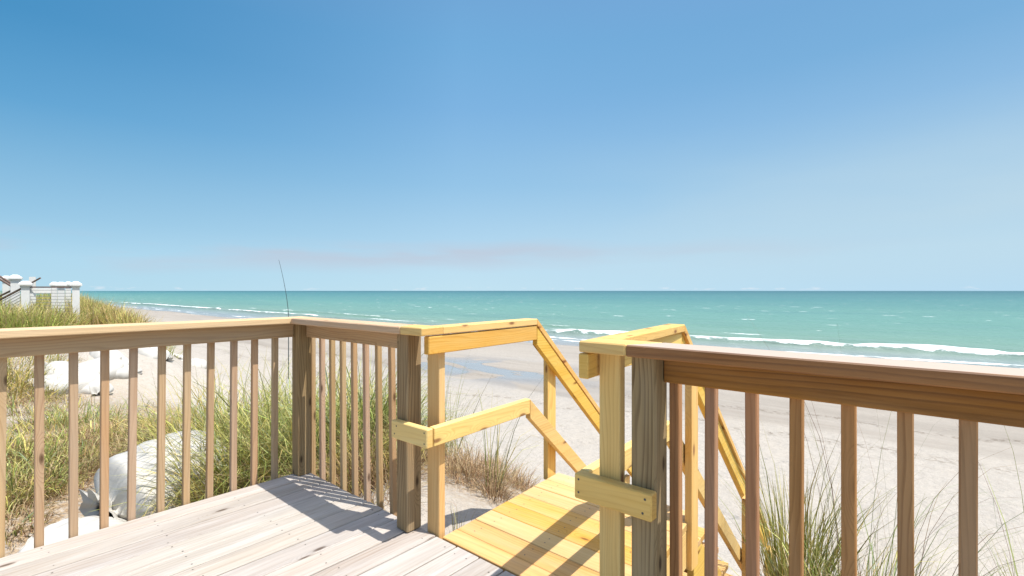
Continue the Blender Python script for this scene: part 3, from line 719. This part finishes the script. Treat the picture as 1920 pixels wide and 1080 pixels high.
# the big stand of grass outside the deck corner
big = []
for (px, d, s, L, n) in [(385, 4.9, .30, .85, 600), (440, 4.6, .38, 1.0, 900), (510, 4.5, .40, 1.05, 1000), (570, 4.5, .38, 1.05, 900), (630, 4.5, .38, 1.0, 900), (690, 4.6, .34, .95, 800), (735, 4.7, .24, .8, 400),
                        (420, 5.5, .45, 1.1, 900), (500, 5.5, .45, 1.15, 900), (590, 5.4, .45, 1.1, 900), (670, 5.4, .4, 1.05, 800), (350, 5.6, .35, .95, 600), (740, 4.1, .15, .45, 160), (775, 4.6, .2, .5, 220), (600, 3.95, .2, .6, 300), (670, 3.9, .2, .55, 300)]:
    x, y = pd(px, d)
    if y < 1.75 and x > -3.5: continue
    big += tuft(x, y, int(n * .85), s, L * .95, 1.1, .6, 1.75, .36, .0115, wind=(0.05, 0.1), lift=-.02, K=6)
    big.append(blades(x, y, int(n * .5), s * .95, L * .5, .7, 1.2, .009, [(2, BR), (1.5, ST), (2.2, BK), (.8, YE)], WIND))
for (px, d, n) in [(600, 3.95, 500), (650, 3.75, 500), (700, 3.55, 400), (620, 4.3, 500), (690, 4.1, 500), (730, 3.9, 400), (750, 4.3, 300), (540, 4.1, 500), (480, 4.1, 500), (420, 4.3, 400)]:
    x, y = pd(px, d); big.append(blades(x, y, n, .26, .42, .8, 1.4, .005, [(2.5, BR), (2, ST), (1.2, BK), (1.5, YE)], (0, 0), K=4))
clump(big, 'dense green stand of tall dune grass just outside the deck corner')
x, y = pd(925, 4.05)
c = tuft(x, y, 56, .07, .72, 1., .2, 1.0, .35, .006, wind=tuple(RT * .6))
clump(c, 'small green tuft with long arching blades left of the walkway')
dead = [(3, ST), (3, BR), (1, BK)]
c = []
for (px, py, n, s) in [(880, 880, 500, .2), (920, 875, 500, .2), (950, 905, 600, .2), (900, 905, 500, .2), (860, 900, 300, .15), (975, 915, 300, .13), (840, 870, 300, .2), (930, 935, 260, .1)]:
    x, y = ray(px, py); c.append(blades(x, y, n, s, .26, .9, 1.4, .0045, dead, (0, 0), K=4))
clump(c, 'matted patch of dead brown grass between the walkway and the green stand', 'dead_grass_patch', 'dead grass')
x, y = pd(838, 4.9)
c = tuft(x, y, 90, .09, .85, 1.1, .2, .45, .12, .006)
clump(c, 'upright green tuft behind the nearer yellow post')
c = tuft(-2.13, 2.02, 30, .05, .24, 1.2, .2, .5, .15, .004)
clump(c, 'tiny green sprout in the sand beside the foot of the yellow post')
# right of the stairs
c = tuft(-.62, 3.42, 380, .14, .82, 1.15, .35, .6, .14, .009, wind=tuple(RT * .15)) + tuft(-.25, 3.2, 420, .28, .66, .9, .9, 1.1, .3, .0065) + [blades(-.2, 3.25, 60, .2, 1.35, .15, 1.15, .0028, [(1, G2), (1, BK), (1, BL)], tuple(RT * .6), K=8)]
c += [blades(-.08, 3.1, 1300, .5, .46, .8, 1.5, .0055, [(3, ST), (2, BR), (1.2, G3)], (0, 0))]
clump(c, 'tall wispy grass clump at the right of the stairs, seen through the brown railing')
c = tuft(.42, 3.05, 300, .13, .66, .9, .8, .9, .22, .0075) + [blades(.42, 3.05, 34, .12, 1.2, .2, 1.2, .0026, [(1, G2), (1, BK)], tuple(RT * .6), K=8)] + [blades(.45, 3.0, 450, .3, .36, .8, 1.3, .0032, [(3, ST), (2, BR), (1, G3)], (0, 0))]
clump(c, 'smaller reddish green grass clump near the right edge of the picture')
c = tuft(.86, 2.85, 120, .12, .55, 1., .5, .8, .25, .0055)
clump(c, 'short broad-bladed grass clump farthest right behind the brown railing')
# left hollow: scattered tufts and straw, too many to count
mat_ = []
for (px, py, s, L, n, g, dr) in [(15, 690, 1.0, .7, 1300, 1.2, .4), (40, 730, .7, .6, 900, 1.1, .6), (0, 740, .6, .5, 700, 1, .7), (30, 770, .5, .4, 500, .5, 1.3), (-30, 720, .8, .6, 800, 1, .5),
        (95, 800, .4, .55, 420, 1.1, .4), (155, 800, .45, .6, 520, 1.2, .5), (165, 830, .3, .4, 300, 1, .8), (215, 810, .4, .45, 420, .5, 1.4), (245, 815, .4, .45, 420, .5, 1.5), (120, 840, .5, .4, 500, .7, 1.2), (190, 850, .4, .35, 420, .6, 1.4),
        (285, 800, .3, .55, 300, .8, .6), (60, 850, .5, .4, 520, .9, 1.0), (20, 880, .4, .5, 600, 1.3, .6), (90, 880, .4, .45, 520, 1.1, .9), (40, 920, .35, .45, 520, 1.3, .7), (5, 940, .35, .4, 420, 1.1, .9), (80, 920, .3, .35, 360, .8, 1.3),
        (125, 890, .35, .3, 360, .7, 1.4), (20, 985, .25, .3, 260, .7, 1.3), (150, 880, .3, .3, 300, .6, 1.5), (265, 835, .3, .3, 300, .4, 1.5), (-20, 860, .5, .5, 500, 1, .8), (-30, 950, .4, .4, 400, 1, 1), (225, 775, .4, .45, 120, 1, .5), (130, 765, .4, .45, 120, 1.1, .4)]:
    x, y = ray(px, py); mat_ += tuft(x, y, int(n * .62), s, L * .72, g * .9, dr * 1.9, 1.9, .5, .012, wind=(0, .1), K=5)
    mat_.append(blades(x, y, int(n * 1.0 * dr), s * 1.2, .2, .9, 1.3, .009, [(3, ST), (2, BR), (1, YE)], (0, 0), K=4))
V, F, c_ = join(mat_); o = link('dune_grass', np_mesh('dune_grass', V, F, M_grass, False, col=c_)); tag(o, 'low mixed green and straw-coloured grass in the hollow left of the deck', 'dune grass', kind='stuff')
# grass on the high dune at the left, round the white posts
mat_ = []
for k in range(150):
    x = random.uniform(-34, -15.6); y = random.uniform(-6, 4.6)
    if y > 3.9 + .05 * (-15 - x): continue
    near = 1 if x > -24 else .6
    cols_hi = [[(2.5, (.36, .42, .09)), (2, (.46, .42, .13)), (1, (.22, .30, .05))], [(2, (.50, .42, .15)), (2, (.60, .46, .26)), (1, (.36, .40, .10))]][random.random() < .4]
    mat_.append(blades(x, y, int(460 * near), .95, .6, .4, .9, .02, cols_hi, WIND, K=4))
for k in range(16):
    x = -16.2 - k * .9; mat_.append(blades(x, 3.5 + .02 * k + random.uniform(-.5, .4), 420, .6, .62, .4, .9, .018, [(2, (.58, .42, .18)), (2, (.60, .50, .18)), (1.4, (.38, .40, .10))], WIND, K=4))
V, F, c_ = join(mat_); o = link('dune_grass', np_mesh('dune_grass', V, F, M_grass, False, col=c_)); tag(o, 'thick yellow green grass covering the high dune around the white posts', 'dune grass', kind='stuff')

# ------------------------------------------------------------------ sandbags
def bag_mesh(L, r, seed, neck=True, nu=56, nv=40):
    """a filled geotextile bag lying along X, sagging on the ground, gathered to a tied neck at -X"""
    V = []; rs = np.random.default_rng(seed); phs = rs.random(8) * 6.28
    for i in range(nu + 1):
        u = i / nu; x = (u - .5) * L
        if neck and u < .20:
            q = u / .20; rad = r * (.30 + .05 * math.sin(q * 3.1)) if q < .35 else r * (.30 + .70 * (math.sin((q - .35) / .65 * math.pi / 2)) ** .8)
            if q < .35: rad = r * (.62 - .90 * q)
        else:
            v = (u - .20) / .80 if neck else abs(2 * u - 1)
            e = v if neck else v
            rad = r * (1 - max(0, e) ** 7) ** .45 if neck else r * (1 - e ** 5) ** .5
        rad = max(rad, .004)
        gath = math.exp(-((u - .05) / .08) ** 2) * .42 if neck else 0
        for j in range(nv):
            a = 2 * math.pi * j / nv
            f = 1 + .035 * math.sin(2 * a + phs[0] + 5 * u) + .03 * math.sin(3 * a + phs[1] - 7 * u) + gath * (.55 * math.sin(9 * a + phs[2]) + .3 * math.sin(14 * a + phs[5]))
            f += .02 * math.sin(9 * u * 3 + 2 * a + phs[3]) + .012 * math.sin(23 * u + 5 * a + phs[4])
            y = math.cos(a) * rad * f * 1.12; z = math.sin(a) * rad * f * .86
            if z < -.55 * r: z = -.55 * r + (z + .55 * r) * .25
            V.append((x, y, z + .1 * r * math.sin(3 * u + phs[6])))
    F = []
    for i in range(nu):
        for j in range(nv):
            b = i * nv; j2 = (j + 1) % nv; F.append([b + j, b + j2, b + nv + j2, b + nv + j])
    return np_mesh('sandbag', V, F, M_bag, True)
def sandbag(p, q, r, seed, label, zc=None, roll=0, group='sandbags on the dune slope'):
    p = np.array(p, float); q = np.array(q, float); L = float(np.linalg.norm(q[:2] - p[:2]))
    me = bag_mesh(L, r, seed); o = bpy.data.objects.new('sandbag', me); C.objects.link(o)
    m_ = (p + q) / 2; o.location = (m_[0], m_[1], m_[2]); o.rotation_euler = (roll, -math.atan2(q[2] - p[2], L), math.atan2(q[1] - p[1], q[0] - p[0]))
    return tag(o, label, 'sandbag', group)
sandbag(pd(180, 4.25) + (-.76,), pd(415, 5.2) + (-.60,), .47, 1, 'biggest nearest white sandbag with a folded neck, under the tall grass')
sandbag(pd(60, 3.9) + (-1.0,), pd(250, 4.0) + (-1.0,), .34, 2, 'white sandbag lying below the folded neck of the biggest one')
far = [(88, 728, 118, 722, .22, 'white sandbag at the far left of the distant heap'), (112, 708, 146, 722, .26, 'half buried white sandbag with a dark crease, lower left of the heap'),
       (172, 728, 152, 712, .22, 'white sandbag whose pointed end faces the deck'), (190, 692, 164, 704, .26, 'white sandbag lying across the middle of the heap'),
       (218, 682, 200, 664, .2, 'white sandbag slanting down at the back of the heap'), (214, 698, 198, 702, .16, 'small white sandbag with a dark end'),
       (292, 670, 262, 655, .22, 'white sandbag behind the sixth baluster, flat on the sand'), (306, 656, 342, 672, .28, 'broad white sandbag right of the sand slope'),
       (356, 670, 386, 692, .26, 'white sandbag beside the top of the tall grass, farthest right')]
for k, (x0, y0, x1, y1, r, lab) in enumerate(far):
    v0 = np.array(ray(x0, y0)); v1 = np.array(ray(x1, y1)); dv = v1 - v0; L = float(np.linalg.norm(dv)); m_ = (v0 + v1) / 2
    L2 = min(max(L * 1.25, 1.1), 2.0); v0 = m_ - dv / L * L2 / 2; v1 = m_ + dv / L * L2 / 2
    sandbag((v0[0], v0[1], float(H(*v0)) - .03), (v1[0], v1[1], float(H(*v1)) - .03), r * 1.3, 10 + k, lab)

# ------------------------------------------------------------------ fishing rod standing in the sand
rx0, ry0 = [float(q) for q in FW * 12 + RT * ((541 - 960) / FPX * 12)]
gz = float(H(rx0, ry0))
rod = thing('fishing_rod', 'thin dark fishing rod standing in the sand beyond the deck corner, tip bent left', 'fishing rod', (rx0, ry0, gz))
def tube(path, rad, n=6):
    V = []; F = []
    for i, p_ in enumerate(path):
        p_ = Vector(p_); a = Vector(path[min(i + 1, len(path) - 1)]) - Vector(path[max(i - 1, 0)]); a.normalize()
        u = a.cross(Vector((0, 1, .1))).normalized(); v = a.cross(u)
        for j in range(n): V.append(tuple(p_ + (u * math.cos(6.2832 * j / n) + v * math.sin(6.2832 * j / n)) * rad[i]))
    for i in range(len(path) - 1):
        for j in range(n): F.append([i * n + j, i * n + (j + 1) % n, (i + 1) * n + (j + 1) % n, (i + 1) * n + j])
    return V, F
HT = 1.2 + 58 * 12 / FPX - gz; path = []; rad = []
for i in range(22):
    q = i / 21; z = q * HT; off = -.24 * max(0, (q - .62) / .38) ** 1.5
    path.append((rx0 + RT[0] * off, ry0 + RT[1] * off, gz - .1 + z * (HT + .1) / HT)); rad.append(.013 * (1 - q) + .0035)
V, F = tube(path, rad); link('blank', np_mesh('blank', V, F, M_rod, True), rod)
V, F = tube([(rx0, ry0, gz - .1), (rx0, ry0, gz + .65)], [.022, .022], 8); link('holder', np_mesh('holder', V, F, M_white, True), rod)

# ------------------------------------------------------------------ white posts and railings on the high dune
class Solid:
    def __init__(s): s.V = []; s.F = []
    def box(s, c, sz, rot=0, taper=1.):
        b = len(s.V); cr, sr = math.cos(rot), math.sin(rot)
        for k in (-1, 1):
            t_ = taper if k > 0 else 1
            for j in (-1, 1):
                for i in (-1, 1):
                    x, y = i * sz[0] / 2 * t_, j * sz[1] / 2 * t_; s.V.append((c[0] + x * cr - y * sr, c[1] + x * sr + y * cr, c[2] + k * sz[2] / 2))
        for f in ((0, 2, 3, 1), (4, 5, 7, 6), (0, 1, 5, 4), (2, 6, 7, 3), (0, 4, 6, 2), (1, 3, 7, 5)): s.F.append([b + q for q in f])
    def bar(s, p, q, w_, h_=None):
        p = Vector(p); q = Vector(q); a = (q - p).normalized(); u = a.cross(Vector((0, 0, 1))).normalized(); v = u.cross(a); h_ = h_ or w_; b = len(s.V)
        for e in (p, q):
            for (i, j) in ((-1, -1), (1, -1), (1, 1), (-1, 1)): s.V.append(tuple(e + u * i * w_ / 2 + v * j * h_ / 2))
        for f in ((3, 2, 1, 0), (4, 5, 6, 7), (0, 1, 5, 4), (1, 2, 6, 5), (2, 3, 7, 6), (3, 0, 4, 7)): s.F.append([b + q_ for q_ in f])
    def build(s, name, mat, parent=None):
        return link(name, np_mesh(name, s.V, s.F, mat), parent)
def wpos(px, d): v = FW * d + RT * ((px - 960) / FPX * d); return float(v[0]), float(v[1])
def ztop(py, d): return EYE - (py - 545) * d / FPX
TH = AZ + R(41)
def wpost(px, top, d, w_, label, capw=1.7, cap=True):
    x, y = wpos(px, d); zt_ = ztop(top, d); g = float(H(x, y))
    t = thing('white_post', label, 'post', (x, y, g), 'white posts on the high dune')
    s = Solid(); hcap = .16 if cap else .02
    s.box((x, y, (zt_ - hcap + g - .5) / 2), (w_, w_, zt_ - hcap - g + .5), TH); s.build('shaft', M_white, t)
    if cap:
        s = Solid()
        s.box((x, y, zt_ - hcap + .0125), (w_ * 1.25, w_ * 1.25, .045), TH); s.box((x, y, zt_ - hcap + .055), (w_ * capw, w_ * capw, .05), TH, )
        s.box((x, y, zt_ - .045), (w_ * capw * .98, w_ * capw * .98, .07), TH, .35); s.build('post_cap', M_white, t)
    return x, y
D0 = 13.6
Pf = wpost(142.5, 527, D0, .155, 'white post farthest right, with flat pyramid cap')
Pe = wpost(114.8, 528, D0 + .9, .15, 'white post second from the right, with open panels on both sides')
wpost(128, 527.5, D0 + 2.6, .14, 'white post peeking out between the two at the right')
wpost(102, 528, D0 + 2.2, .14, 'white post third from the right, mostly hidden')
Pc = wpost(48, 526, D0 - .4, .165, 'white post in front, where the sloping rails end')
Pb = wpost(29, 514.5, D0 - .1, .18, 'tallest white post with the biggest cap', 1.55)
wpost(12, 516.5, D0 + 1.6, .16, 'white post at the far left behind the sloping rails')
wpost(61, 518, D0 + 1.8, .15, 'square white post without a flared cap, behind the front one', cap=False)
wf = thing('white_railing', 'level cable railing with dark top rail between the white posts', 'railing', (Pc[0], Pc[1], float(H(*Pc))))
zr = ztop(538.5, D0); s = Solid(); s.bar((Pc[0], Pc[1], zr), (Pf[0], Pf[1], zr), .05, .035); s.build('top_rail', M_dark, wf)
s = Solid()
for k in range(1, 9): s.bar((Pc[0], Pc[1], zr - .085 * k), (Pf[0], Pf[1], zr - .085 * k), .012)
s.build('cables', M_cable, wf)
x, y = wpos(102, D0 + .1)
s = Solid(); s.box((x, y, zr - .4), (.10, .10, .78), TH); s.build('picket', M_white, wf)
s = Solid(); s.bar((Pc[0], Pc[1], zr - .1), (x, y, zr - .1), .03, .14); s.build('board', M_white, wf)
sr_ = thing('stair_railing', 'dark sloping stair rails with white cables at the far left', 'railing', (Pc[0], Pc[1], float(H(*Pc))))
for (a, b_, dd) in (((48, 537), (-40, 583), D0 - .4), ((40, 536), (-40, 574), D0), ((22, 532), (-40, 494), D0 + .5), ((22, 537), (-40, 500), D0 + .9)):
    x0, y0 = wpos(a[0], dd); x1, y1 = wpos(b_[0], dd)
    s = Solid(); s.bar((x0, y0, ztop(a[1], dd)), (x1, y1, ztop(b_[1], dd)), .05, .035); s.build('rail', M_dark, sr_)
s = Solid()
for k in range(1, 8):
    x0, y0 = wpos(46, D0 - .3); x1, y1 = wpos(-40, D0 - .3); s.bar((x0, y0, ztop(537 + 5.5 * k, D0)), (x1, y1, ztop(582 + 5.5 * k, D0)), .012)
s.build('cables', M_cable, sr_)
x0, y0 = wpos(58, D0 + 1.7); x1, y1 = wpos(76, D0 + 1.7)
s = Solid(); s.bar((x0, y0, ztop(531, D0 + 1.7)), (x1, y1, ztop(521, D0 + 1.7)), .035); o = s.build('handrail_end', M_dark, sr_)
